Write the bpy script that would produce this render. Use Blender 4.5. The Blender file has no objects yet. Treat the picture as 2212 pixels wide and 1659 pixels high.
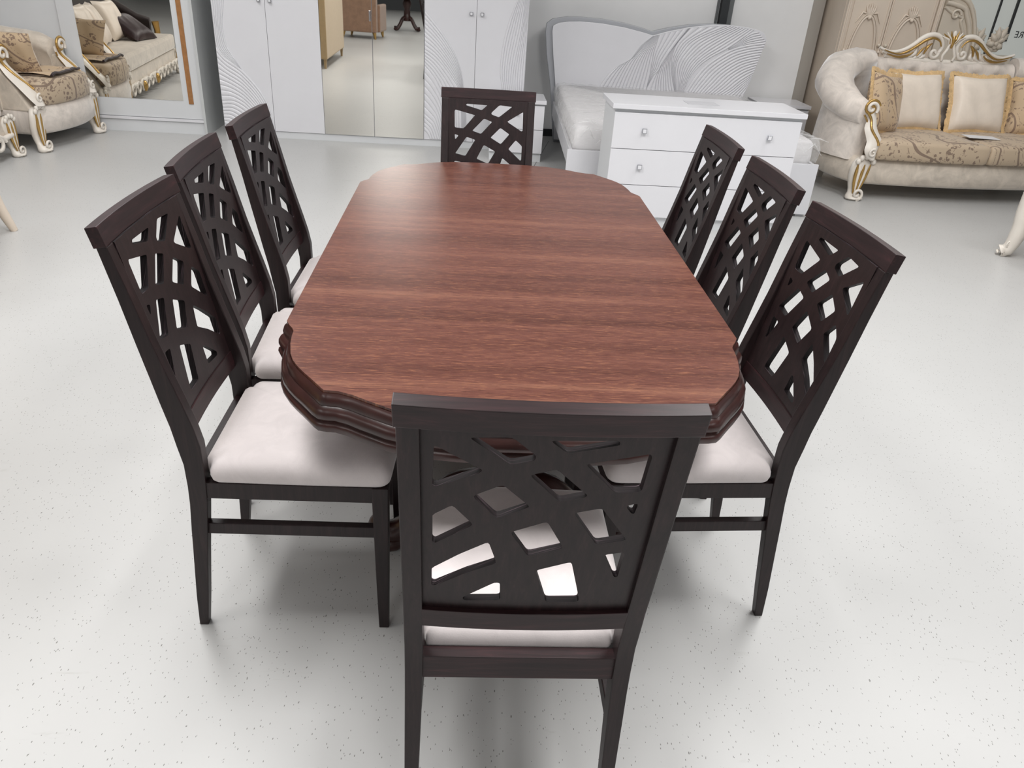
import bpy, bmesh, math, random
from math import sin, cos, pi, radians, sqrt, atan2
from mathutils import Vector, Matrix
from mathutils.geometry import delaunay_2d_cdt, intersect_point_tri_2d
random.seed(7)
scene = bpy.context.scene
COL = scene.collection

# ------------------------------------------------------------------ materials
def lin(c):
    return tuple((x / 12.92 if x <= .04045 else ((x + .055) / 1.055) ** 2.4) for x in (v / 255 for v in c)) + (1,)

class NT:
    """small helper round a material's node tree"""
    def __init__(s, name):
        s.m = bpy.data.materials.new(name); s.m.use_nodes = True
        s.n = s.m.node_tree.nodes; s.l = s.m.node_tree.links
        s.b = s.n['Principled BSDF']
    def node(s, typ, **kw):
        n = s.n.new(typ)
        for k, v in kw.items():
            if k in n.inputs.keys() if isinstance(k, str) else False: n.inputs[k].default_value = v
            else: setattr(n, k, v)
        return n
    def link(s, a, b): s.l.new(a, b)
    def coords(s, scale=(1, 1, 1), rot=(0, 0, 0), world=False):
        mp = s.n.new('ShaderNodeMapping')
        if world:
            g = s.n.new('ShaderNodeNewGeometry'); s.link(g.outputs['Position'], mp.inputs[0])
        else:
            t = s.n.new('ShaderNodeTexCoord'); s.link(t.outputs['Object'], mp.inputs[0])
        mp.inputs['Scale'].default_value = scale; mp.inputs['Rotation'].default_value = rot
        return mp.outputs[0]
    def noise(s, vec, scale, detail=4, rough=.55, dist=0):
        n = s.n.new('ShaderNodeTexNoise'); s.link(vec, n.inputs['Vector'])
        n.inputs['Scale'].default_value = scale; n.inputs['Detail'].default_value = detail
        n.inputs['Roughness'].default_value = rough; n.inputs['Distortion'].default_value = dist
        return n
    def ramp(s, fac, stops):
        r = s.n.new('ShaderNodeValToRGB'); s.link(fac, r.inputs[0])
        e = r.color_ramp.elements
        while len(e) < len(stops): e.new(.5)
        for i, (p, c) in enumerate(stops):
            e[i].position = p; e[i].color = c if len(c) == 4 else tuple(c) + (1,)
        return r.outputs[0]
    def mix(s, fac, a, b, mode='MIX'):
        m = s.n.new('ShaderNodeMix'); m.data_type = 'RGBA'; m.blend_type = mode
        for sock, v in ((m.inputs[0], fac), (m.inputs[6], a), (m.inputs[7], b)):
            if hasattr(v, 'links'): s.link(v, sock)
            else: sock.default_value = v
        return m.outputs[2]
    def math(s, op, a, b=0):
        m = s.n.new('ShaderNodeMath'); m.operation = op
        for sock, v in ((m.inputs[0], a), (m.inputs[1], b)):
            if hasattr(v, 'links'): s.link(v, sock)
            else: sock.default_value = v
        return m.outputs[0]
    def bump(s, h, strength=.2, dist=.002):
        b = s.n.new('ShaderNodeBump'); s.link(h, b.inputs['Height'])
        b.inputs['Strength'].default_value = strength; b.inputs['Distance'].default_value = dist
        s.link(b.outputs[0], s.b.inputs['Normal'])
    def base(s, c):
        if hasattr(c, 'links'): s.link(c, s.b.inputs['Base Color'])
        else: s.b.inputs['Base Color'].default_value = c
    def set(s, rough=.5, metal=0, spec=.5, sheen=0, coat=0, coatr=.1, sheen_tint=None):
        s.b.inputs['Roughness'].default_value = rough; s.b.inputs['Metallic'].default_value = metal
        s.b.inputs['Specular IOR Level'].default_value = spec
        s.b.inputs['Sheen Weight'].default_value = sheen; s.b.inputs['Sheen Roughness'].default_value = .4
        s.b.inputs['Coat Weight'].default_value = coat; s.b.inputs['Coat Roughness'].default_value = coatr
        return s

def plain(name, rgb, rough=.5, metal=0, spec=.5, var=.05, vscale=6, **kw):
    t = NT(name); c = lin(rgb)
    n = t.noise(t.coords(), vscale, 3)
    d = tuple(x * (1 - var) for x in c[:3]) + (1,); u = tuple(min(1, x * (1 + var)) for x in c[:3]) + (1,)
    t.base(t.ramp(n.outputs[0], [(.3, d), (.7, u)])); t.set(rough, metal, spec, **kw)
    return t.m

def wood_dark(name='dark_stained_wood', along=2, tint=((24, 15, 16), (37, 25, 26), (53, 36, 37))):
    t = NT(name)
    sc = lambda k, l: tuple(l if i == along else k for i in range(3))
    n = t.noise(t.coords(sc(30, 2.2)), 3.2, 6, .6, .6); f = t.noise(t.coords(sc(160, 5)), 3, 3)
    c = t.ramp(n.outputs[0], [(.28, lin(tint[0])), (.55, lin(tint[1])), (.8, lin(tint[2]))])
    c = t.mix(t.ramp(f.outputs[0], [(.45, (0, 0, 0)), (.75, (.35, .35, .35))]), c, lin((14, 9, 9)))
    t.base(c); t.set(.40, 0, .38); t.bump(f.outputs[0], .06, .001); return t.m
def wood_rail(): return wood_dark('dark_stained_rail', 0, ((27, 14, 16), (43, 25, 27), (70, 40, 43)))

def wood_top():
    t = NT('mahogany_veneer')
    broad = t.noise(t.coords((.22, 7.5, 1)), 2.0, 3, .6, .3)
    mid = t.noise(t.coords((1.5, 30, 1)), 2.6, 4, .6, .5)
    fine = t.noise(t.coords((9, 120, 1)), 3.0, 4, .65, .9)
    c = t.ramp(broad.outputs[0], [(.30, lin((77, 46, 40))), (.48, lin((92, 57, 49))), (.60, lin((100, 63, 54))), (.74, lin((122, 83, 68)))])
    c = t.mix(t.ramp(mid.outputs[0], [(.38, (0, 0, 0)), (.72, (.4, .4, .4))]), c, lin((80, 46, 38)))
    c = t.mix(t.ramp(fine.outputs[0], [(.54, (0, 0, 0)), (.66, (.65, .65, .65))]), c, lin((146, 100, 74)))
    c = t.mix(t.ramp(fine.outputs[0], [(.34, (.65, .65, .65)), (.46, (0, 0, 0))]), c, lin((56, 27, 20)))
    t.base(c); t.set(.30, 0, .42); t.bump(fine.outputs[0], .08, .001); return t.m

def floor_mat():
    t = NT('speckled_vinyl_floor'); w = t.coords(world=True)
    big = t.noise(w, .55, 3); med = t.noise(w, 5, 4)
    c = t.ramp(big.outputs[0], [(.3, lin((186, 186, 185))), (.7, lin((193, 193, 192)))])
    c = t.mix(t.math('MULTIPLY', med.outputs[0], .10), c, lin((160, 160, 157)))
    def flecks(scale, rot, thr, cut):
        vo = t.n.new('ShaderNodeTexVoronoi'); t.link(t.coords((scale, scale * .38, scale), (0, 0, rot), True), vo.inputs['Vector'])
        vo.inputs['Scale'].default_value = 1
        near = t.math('LESS_THAN', vo.outputs['Distance'], thr)
        wn = t.n.new('ShaderNodeSeparateColor'); t.link(vo.outputs['Color'], wn.inputs[0])
        return t.math('MULTIPLY', near, t.math('LESS_THAN', wn.outputs[0], cut))
    fl = t.math('MAXIMUM', flecks(130, .5, .13, .42), flecks(150, -.9, .12, .40))
    fl = t.math('MAXIMUM', fl, flecks(60, 2.1, .085, .14))
    c = t.mix(t.math('MULTIPLY', fl, .8), c, lin((84, 82, 76)))
    # scuffs
    sc = t.noise(t.coords((1.2, 7, 1), (0, 0, .8), True), 2.4, 5, .65, 1.2)
    c = t.mix(t.ramp(sc.outputs[0], [(.66, (0, 0, 0)), (.74, (.22, .22, .22))]), c, lin((150, 149, 143)))
    t.base(c); t.set(.34, 0, .35); t.bump(med.outputs[0], .03, .001); return t.m

def velvet(name, rgb, rough=.75, sheen=.6, crush=.12, scale=9):
    t = NT(name); c = lin(rgb)
    n = t.noise(t.coords(), scale, 5, .65, .8); f = t.noise(t.coords((90, 90, 90)), 4, 3)
    a = tuple(x * (1 - crush) for x in c[:3]) + (1,); b = tuple(min(1, x * (1 + crush)) for x in c[:3]) + (1,)
    t.base(t.ramp(n.outputs[0], [(.35, a), (.65, b)])); t.set(rough, 0, .3, sheen=sheen)
    t.bump(f.outputs[0], .12, .002); return t.m

def brocade(name, ground=(187, 168, 144), mark=(122, 103, 90), k=1.0):
    t = NT(name); v = t.coords()
    # clustered blossoms
    vo = t.n.new('ShaderNodeTexVoronoi'); t.link(v, vo.inputs['Vector']); vo.inputs['Scale'].default_value = 6.6 * k
    cl = t.math('LESS_THAN', vo.outputs['Distance'], .40)
    pet = t.n.new('ShaderNodeTexVoronoi'); t.link(v, pet.inputs['Vector']); pet.inputs['Scale'].default_value = 30 * k
    pt = t.math('LESS_THAN', pet.outputs['Distance'], .40)
    fl = t.math('MULTIPLY', cl, pt)
    # scrolling vine: thin iso-line of a smooth noise
    wv = t.n.new('ShaderNodeTexWave'); t.link(v, wv.inputs['Vector']); wv.wave_type = 'BANDS'; wv.bands_direction = 'DIAGONAL'
    wv.inputs['Scale'].default_value = 1.5 * k; wv.inputs['Distortion'].default_value = 7; wv.inputs['Detail'].default_value = 0; wv.inputs['Detail Scale'].default_value = 1.6
    vine = t.math('GREATER_THAN', wv.outputs['Fac'], .988)
    dash = t.math('MULTIPLY', t.math('LESS_THAN', t.math('ABSOLUTE', t.math('SUBTRACT', wv.outputs['Fac'], .78)), .022), t.math('GREATER_THAN', t.noise(v, 60 * k, 0).outputs[0], .5))
    lf = t.math('MULTIPLY', t.math('GREATER_THAN', t.noise(v, 34 * k, 2).outputs[0], .58), t.math('GREATER_THAN', t.noise(v, 6 * k, 1).outputs[0], .52))
    m = t.math('MAXIMUM', t.math('MAXIMUM', fl, vine), t.math('MAXIMUM', dash, lf))
    c = t.mix(t.math('MULTIPLY', m, .85), lin(ground), lin(mark))
    t.base(c); t.set(.6, 0, .35, sheen=.3)
    t.bump(t.noise(v, 300, 2).outputs[0], .1, .001); return t.m

M = {}
M['wood'] = wood_dark(); M['rail'] = wood_rail(); M['top'] = wood_top(); M['floor'] = floor_mat()
def shaded_ply_edge():
    t = NT('shaded_plywood_edge'); n = t.noise(t.coords((6, 420, 6)), 1.5, 2)
    t.base(t.ramp(n.outputs[0], [(.45, lin((12, 8, 9))), (.62, lin((30, 21, 24))), (.72, lin((92, 78, 84)))])); t.set(.62, 0, .18); return t.m  # ledge shade and streaky glints painted into the plywood edge colour
M['shaded_ply_edge'] = shaded_ply_edge()
M['mould'] = plain('carved_mahogany', (54, 29, 26), .30, var=.35, vscale=14, coat=.12, coatr=.2)
M['seat'] = velvet('blush_velvet', (214, 206, 205), .8, .5, .05, 14)
M['white'] = plain('white_gloss_lacquer', (222, 222, 226), .28, var=.01, coat=.2, coatr=.12)
M['white_matt'] = plain('white_laminate', (214, 216, 218), .42, var=.012)
M['shade_white'] = plain('shaded_laminate_side', (196, 198, 198), .4, var=.02)  # white laminate toned down, the side panel's shade put into its colour
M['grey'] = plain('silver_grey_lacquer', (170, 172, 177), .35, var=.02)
M['mirror'] = plain('silvered_mirror', (232, 230, 224), .012, 1.0, var=.0)
M['chrome'] = plain('brushed_chrome', (196, 198, 204), .18, 1.0, var=.03)
M['knob'] = plain('knob_insert', (226, 226, 230), .3, var=.01)
M['orange'] = plain('oiled_wood_pull', (160, 112, 68), .42, var=.12, vscale=30)
M['wall'] = plain('pale_grey_wall', (232, 232, 232), .6, var=.012)
M['wall_w'] = plain('warm_grey_pier', (178, 174, 168), .6, var=.015)
M['dark'] = plain('dark_metal', (62, 64, 66), .4, .6, var=.05)
M['darkgrey'] = plain('grey_metal', (112, 115, 116), .4, .5, var=.04)
M['velvet'] = velvet('cream_velvet', (216, 207, 198), .7, .8, .16, 7)
M['velvet_t'] = velvet('taupe_cream_velvet', (206, 195, 181), .7, .8, .15, 8)
M['brocade'] = brocade('floral_brocade'); M['brocade_p'] = brocade('floral_brocade_cushion', (196, 172, 142), (128, 106, 92), 1.15)
M['satin'] = velvet('cream_satin', (226, 214, 200), .34, .2, .05, 5)
M['fringe'] = velvet('gold_fringe', (206, 174, 128), .8, .4, .16, 40)
M['carve'] = plain('ivory_carved_wood', (226, 219, 209), .35, var=.03)
M['gold'] = plain('gilt', (190, 154, 92), .28, .75, var=.12, vscale=25)
M['cream'] = plain('cream_lacquer', (220, 206, 190), .42, var=.02)
M['cream2'] = plain('cream_lacquer_light', (214, 203, 187), .42, var=.02)
M['paper'] = plain('white_paper', (220, 220, 222), .6, var=.02)
M['greypaper'] = plain('grey_printed_paper', (196, 196, 200), .5, var=.03)
M['letter'] = plain('black_vinyl_letter', (52, 54, 54), .5, var=.02)
M['tan'] = velvet('tan_upholstery', (176, 152, 116), .8, .3, .04, 20)
M['brown'] = velvet('brown_velvet', (150, 120, 100), .75, .5, .10, 10)
M['darkvelvet'] = velvet('black_brown_velvet', (38, 28, 27), .6, .2, .15, 8)
M['plum'] = velvet('dark_plum_satin', (48, 34, 36), .4, .2, .15, 8)
M['tanpanel'] = plain('dusky_brown_panel', (158, 134, 122), .5, var=.05)
M['mattress'] = velvet('white_quilt', (226, 224, 225), .7, .2, .03, 20)
M['ceil'] = plain('grey_ceiling', (128, 128, 126), .8, var=.01)
def window_film():
    t = NT('frosted_window'); t.base(lin((178, 181, 176))); t.set(.25, 0, .5)
    n = t.noise(t.coords(), 1.2, 2)
    t.base(t.ramp(n.outputs[0], [(.3, lin((172, 175, 171))), (.7, lin((186, 188, 182)))]))
    t.b.inputs['Emission Color'].default_value = (.86, .89, .84, 1); t.b.inputs['Emission Strength'].default_value = .30; return t.m
M['film'] = window_film()
def clear_plastic():
    t = NT('clear_plastic_wrap'); t.base((1, 1, 1, 1)); t.set(.12, 0, .5)
    t.b.inputs['Alpha'].default_value = .22
    n = t.noise(t.coords(), 14, 4, .6, 1.5); t.bump(n.outputs[0], .9, .03); return t.m
M['plastic'] = clear_plastic()

# ------------------------------------------------------------------ mesh builder
class B:
    def __init__(s): s.v = []; s.f = []
    def add(s, vs, fs):
        o = len(s.v); s.v += [tuple(v) for v in vs]; s.f += [tuple(o + i for i in f) for f in fs]; return s
    def box(s, x0, x1, y0, y1, z0, z1):
        return s.add([(x0, y0, z0), (x1, y0, z0), (x1, y1, z0), (x0, y1, z0), (x0, y0, z1), (x1, y0, z1), (x1, y1, z1), (x0, y1, z1)],
                     [(3, 2, 1, 0), (4, 5, 6, 7), (0, 1, 5, 4), (1, 2, 6, 5), (2, 3, 7, 6), (3, 0, 4, 7)])
    def loft(s, rings, close=True, caps=True):
        n = len(rings[0]); vs = [p for r in rings for p in r]; fs = []
        for i in range(len(rings) - 1):
            for j in range(n if close else n - 1):
                a = i * n + j; b = i * n + (j + 1) % n
                fs.append((a, b, b + n, a + n))
        if caps and close:
            fs.append(tuple(range(n - 1, -1, -1))); fs.append(tuple((len(rings) - 1) * n + j for j in range(n)))
        return s.add(vs, fs)
    def grid(s, fn, nu, nv):
        vs = [fn(i / nu, j / nv) for i in range(nu + 1) for j in range(nv + 1)]
        fs = [(i * (nv + 1) + j, (i + 1) * (nv + 1) + j, (i + 1) * (nv + 1) + j + 1, i * (nv + 1) + j + 1) for i in range(nu) for j in range(nv)]
        return s.add(vs, fs)
    def tube(s, pts, r, n=8, up=None):
        P = [Vector(p) for p in pts]; rs = r if isinstance(r, (list, tuple)) else [r] * len(P)
        rings = []; nrm = None
        for i, p in enumerate(P):
            t = (P[min(i + 1, len(P) - 1)] - P[max(i - 1, 0)]).normalized()
            if nrm is None:
                a = Vector(up) if up else (Vector((0, 0, 1)) if abs(t.z) < .9 else Vector((1, 0, 0)))
                nrm = (a - t * a.dot(t)).normalized()
            else:
                nrm = (nrm - t * nrm.dot(t)).normalized()
            bn = t.cross(nrm)
            rings.append([p + (nrm * cos(2 * pi * k / n) + bn * sin(2 * pi * k / n)) * rs[i] for k in range(n)])
        return s.loft(rings)
    def lathe(s, prof, n=24, c=(0, 0, 0)):
        rings = [[(c[0] + r * cos(2 * pi * k / n), c[1] + r * sin(2 * pi * k / n), c[2] + z) for k in range(n)] for r, z in prof]
        return s.loft(rings)
    def prism(s, poly, y0, y1, axis='y'):
        f = {'y': lambda a, b, t: (a, t, b), 'z': lambda a, b, t: (a, b, t), 'x': lambda a, b, t: (t, a, b)}[axis]
        return s.loft([[f(a, b, y0) for a, b in poly], [f(a, b, y1) for a, b in poly]])
    def ball(s, c, rx, ry=None, rz=None, n=12):
        ry = ry or rx; rz = rz or rx
        rings = [[(c[0] + rx * sin(pi * i / n) * cos(2 * pi * k / n), c[1] + ry * sin(pi * i / n) * sin(2 * pi * k / n), c[2] - rz * cos(pi * i / n)) for k in range(n)]
                 for i in range(1, n)]
        return s.loft(rings)
    def xf(s, fn): s.v = [tuple(fn(v)) for v in s.v]; return s

def obj(name, b, mat, parent=None, bevel=0, smooth=True, angle=38, sub=0):
    me = bpy.data.meshes.new(name); me.from_pydata(b.v, [], b.f); me.validate()
    bm = bmesh.new(); bm.from_mesh(me); bmesh.ops.recalc_face_normals(bm, faces=bm.faces)
    if bevel:
        es = [e for e in bm.edges if len(e.link_faces) == 2 and e.calc_face_angle(0) > radians(30)]
        bmesh.ops.bevel(bm, geom=es, offset=bevel, segments=2, affect='EDGES', profile=.6, clamp_overlap=True)
    if sub: bmesh.ops.subdivide_edges(bm, edges=bm.edges[:], cuts=1, use_grid_fill=True, smooth=1.0)
    bm.to_mesh(me); bm.free()
    if smooth:
        me.shade_smooth(); me.set_sharp_from_angle(angle=radians(min(angle, 11) if bevel else angle))
    me.materials.append(mat)
    o = bpy.data.objects.new(name, me); COL.objects.link(o)
    if parent: o.parent = parent
    return o

def tag(o, label=None, cat=None, group=None, kind=None):
    if label: o['label'] = label
    if cat: o['category'] = cat
    if group: o['group'] = group
    if kind: o['kind'] = kind
    return o
def thing(name, loc, rot, label, cat, group=None):
    o = bpy.data.objects.new(name, None); COL.objects.link(o)
    o.location = (loc[0], loc[1], loc[2] if len(loc) > 2 else 0); o.rotation_euler = (0, 0, rot)
    return tag(o, label, cat, group)
def dup(root, loc, rot, label):
    r = root.copy(); COL.objects.link(r); r.location = loc; r.rotation_euler = (0, 0, rot); r['label'] = label
    for ch in list(root.children):
        c = ch.copy(); COL.objects.link(c); c.parent = r
        for g in list(ch.children):
            d = g.copy(); COL.objects.link(d); d.parent = c
    return r

def interp(x, tab, k=1):
    if x <= tab[0][0]: return tab[0][k]
    for a, b in zip(tab, tab[1:]):
        if x <= b[0]:
            t = (x - a[0]) / (b[0] - a[0]); return a[k] + (b[k] - a[k]) * t
    return tab[-1][k]
def catmull(P, n):
    """n+1 points along a smooth curve through P"""
    out = []; m = len(P) - 1
    for i in range(n + 1):
        u = i / n * m; k = min(int(u), m - 1); t = u - k
        p0, p1, p2, p3 = P[max(k - 1, 0)], P[k], P[k + 1], P[min(k + 2, m)]
        out.append(tuple(.5 * ((2 * b) + (-a + c) * t + (2 * a - 5 * b + 4 * c - d) * t * t + (-a + 3 * b - 3 * c + d) * t ** 3) for a, b, c, d in zip(p0, p1, p2, p3)))
    return out
def round_poly(P, r, k=3):
    out = []; n = len(P)
    for i in range(n):
        a, b, c = Vector(P[i - 1]), Vector(P[i]), Vector(P[(i + 1) % n])
        d1 = a - b; d2 = c - b; rr = min(r, d1.length * .45, d2.length * .45)
        s = b + d1.normalized() * rr; e = b + d2.normalized() * rr
        for j in range(k + 1):
            t = j / k; out.append(tuple((1 - t) ** 2 * s + 2 * t * (1 - t) * b + t * t * e))
    return out
def inside(p, poly):
    x, y = p; r = False; n = len(poly)
    for i in range(n):
        (x1, y1), (x2, y2) = poly[i - 1], poly[i]
        if (y1 > y) != (y2 > y) and x < (x2 - x1) * (y - y1) / (y2 - y1) + x1: r = not r
    return r
def pierced(outer, holes, place, steiner=(), thick_front=None):
    """plate with holes: 2-D outline -> place(x, z, side) gives the 3-D point of either face"""
    vs = []; ed = []
    for loop in [outer] + holes:
        o = len(vs); vs += [Vector(p) for p in loop]; ed += [(o + i, o + (i + 1) % len(loop)) for i in range(len(loop))]
    vs += [Vector(p) for p in steiner if inside(p, outer) and not any(inside(p, h) for h in holes)]
    V, E, F = delaunay_2d_cdt(vs, ed, [], 0, 1e-6)[:3]
    F = [f for f in F if (lambda c: inside(c, outer) and not any(inside(c, h) for h in holes))(tuple(sum((V[i] for i in f), Vector((0, 0))) / len(f)))]
    b = B(); n = len(V)
    cnt = {}
    for f in F:
        for i in range(len(f)):
            e = (f[i], f[(i + 1) % len(f)]); cnt[e] = cnt.get(e, 0) + 1
    fs = [tuple(f) for f in F] + [tuple(n + i for i in reversed(f)) for f in F]
    for (a, c) in cnt:
        if (c, a) not in cnt: fs.append((a, a + n, c + n, c))
    return b.add([place(p[0], p[1], 0) for p in V] + [place(p[0], p[1], 1) for p in V], fs)
def relief(cA, cB, lines, y0=0, amp=.004, nt=28, flip=-1, lift=.001):
    """carved fan between two boundary curves (x, z) on a face at y0; ridges stand out towards flip*y"""
    A = catmull(cA, nt); C = catmull(cB, nt); ns = lines * 8
    def fn(u, v):
        i = min(nt, int(round(u * nt))); s = v
        h = abs(sin(pi * lines * s)) ** .38
        return (A[i][0] + (C[i][0] - A[i][0]) * s, y0 + flip * (lift + amp * h), A[i][1] + (C[i][1] - A[i][1]) * s)
    return B().grid(fn, nt, ns)

# ------------------------------------------------------------------ camera
PW, PH, F = 2212, 1659, 1646.15
PITCH, ROLL, HC = .50528074, .07073462, 1.54011656
cam_d = bpy.data.cameras.new('camera'); cam = bpy.data.objects.new('camera', cam_d); COL.objects.link(cam)
cam_d.sensor_fit = 'HORIZONTAL'; cam_d.sensor_width = 36; cam_d.lens = F / PW * 36; cam_d.clip_start = .02; cam_d.clip_end = 100
fw = Vector((0, cos(PITCH), -sin(PITCH))); rt = Vector((1, 0, 0)); up = rt.cross(fw)
r2 = cos(ROLL) * rt + sin(ROLL) * up; u2 = -sin(ROLL) * rt + cos(ROLL) * up
mw = Matrix((r2, u2, -fw)).transposed().to_4x4(); mw.translation = (0, 0, HC); cam.matrix_world = mw
scene.camera = cam

# ------------------------------------------------------------------ room shell
Y5 = radians(4.5)
def struct(name, b, mat, loc=(0, 0, 0), rot=0, parent=None, bevel=0):
    o = obj(name, b, mat, parent, bevel=bevel, smooth=False); o.location = loc; o.rotation_euler = (0, 0, rot)
    if not parent: o['kind'] = 'structure'
    return o
struct('floor', B().box(-9, 11, -12, 13, -.1, 0), M['floor'])
struct('ceiling', B().box(-9, 11, -12, 13, 3.6, 3.7), M['ceil'])
wb = struct('wall_back', B().box(-9.3, 2.487, 0, .15, 0, 3.6), M['wall'], (.15, 8.08, 0), Y5)
struct('baseboard_back', B().box(-.02, 2.46, -.012, 0, 0, .07), M['dark'], (.15, 8.08, 0), Y5)
struct('wall_pier', B().prism([(2.489, .02), (2.65, .10), (2.65, .4), (2.489, .4)], 0, 3.6, 'z'), M['wall_w'], (.15, 8.08, 0), Y5)
struct('wall_left', B().box(-8.8, -8.65, -12, 8, 0, 3.6), M['wall'])
struct('wall_far', B().box(2.80, 9.5, .95, 1.1, 0, 3.6), M['wall_w'], (.15, 8.08, 0), Y5)
st = struct('trim_column', B().box(1.585, 1.655, -.075, -.002, 1.02, 3.6), M['dark'], (.15, 8.08, 0), Y5)
struct('trim_flange', B().box(1.657, 1.705, -.05, -.002, 1.02, 3.6), M['darkgrey'], (.15, 8.08, 0), Y5)
struct('trim_strip', B().box(1.555, 1.575, -.02, -.002, 1.12, 3.6), M['darkgrey'], (.15, 8.08, 0), Y5)
struct('floor_joint', B().box(-.003, .003, -1.4, .05, 0, .0012), M['darkgrey'], (.187, 7.77, 0), radians(-7))
# frosted shop window with lettering seen from behind
win = struct('window_1', B().box(-.35, 3.5, 0, .012, .98, 3.4), M['film'], (4.3, 8.80, 0), radians(5))
wf = B()
for x0, z0, w in ((.383, 1.0, .014), (.558, 1.13, .022)):
    wf.box(x0, x0 + w, -.02, .0, z0, 3.4)
struct('window_bar', wf, M['letter'], parent=win)
struct('window_sill', B().box(-.35, 3.5, -.05, .03, .93, .98), M['wall_w'], parent=win)
fc = bpy.data.curves.new('lettering', 'FONT'); fc.body = 'FURNITURE'; fc.size = .088; fc.align_x = 'LEFT'; fc.extrude = .001
fc.shear = 0; fc.space_character = 1.02
lt = bpy.data.objects.new('window_lettering', fc); COL.objects.link(lt); lt.parent = win
lt.data.materials.append(M['letter'])
bpy.context.view_layer.update()
lw = lt.dimensions.x
lt.rotation_euler = (pi / 2, 0, pi); lt.location = (.662 + lw, -.003, 1.172)
lt.rotation_euler = (pi / 2, 0, 0); lt.scale = (-1, 1, 1)

# ------------------------------------------------------------------ dining chairs
PROF = [(0, -.041, -.019), (.1, -.036, -.006), (.25, -.024, .011), (.31, -.0195, .0185), (.39, -.0125, .028), (.44, -.0105, .0315), (.5, -.011, .0335),
        (.55, -.019, .033), (.6, -.026, .024), (.66, -.038, .008), (.72, -.049, -.009), (.8, -.064, -.031), (.9, -.082, -.055), (1.010, -.104, -.083)]
yb = lambda z: interp(z, PROF, 1)
bow = lambda x: .010 * (1 - (x / .204) ** 2)
HOLES = [[(-0.153, 0.969), (-0.085, 0.926), (-0.09, 0.92), (-0.15, 0.887), (-0.155, 0.89)],
 [(-0.106, 0.986), (-0.048, 0.99), (-0.014, 0.958), (-0.015, 0.949), (-0.048, 0.939)],
 [(0.002, 0.987), (0.095, 0.989), (0.098, 0.981), (0.028, 0.964)],
 [(0.055, 0.944), (0.143, 0.964), (0.146, 0.958), (0.144, 0.889), (0.105, 0.887)],
 [(-0.02, 0.92), (0.017, 0.933), (0.066, 0.882), (0.064, 0.878), (0.028, 0.867)],
 [(-0.098, 0.873), (-0.056, 0.899), (-0.013, 0.855), (-0.061, 0.829)],
 [(-0.155, 0.828), (-0.126, 0.852), (-0.094, 0.812), (-0.151, 0.765), (-0.155, 0.769)],
 [(0.051, 0.844), (0.091, 0.855), (0.14, 0.783), (0.094, 0.773)],
 [(0.125, 0.859), (0.144, 0.865), (0.141, 0.842), (0.137, 0.843)],
 [(-0.039, 0.799), (0.014, 0.825), (0.045, 0.764), (-0.008, 0.744)],
 [(-0.156, 0.704), (-0.113, 0.743), (-0.07, 0.775), (-0.055, 0.725), (-0.101, 0.698), (-0.151, 0.66), (-0.156, 0.662)],
 [(0.11, 0.749), (0.142, 0.754), (0.14, 0.692), (0.134, 0.693)],
 [(0.007, 0.71), (0.061, 0.732), (0.084, 0.64), (0.085, 0.628), (0.031, 0.627)],
 [(-0.106, 0.633), (-0.056, 0.676), (-0.047, 0.676), (-0.044, 0.63), (-0.103, 0.625)]]

def cushion(outline, z0, z1, levels, mat, name, parent, cx=0, cy=0):
    """padded seat: levels = (scale, extra outset, height 0..1)"""
    P = round_poly(outline, .028, 4)
    rings = []
    for sc, h in levels:
        rings.append([(cx + (x - cx) * sc, cy + (y - cy) * sc, z0 + (z1 - z0) * h) for x, y in P])
    return obj(name, B().loft(rings), mat, parent, angle=75)

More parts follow.
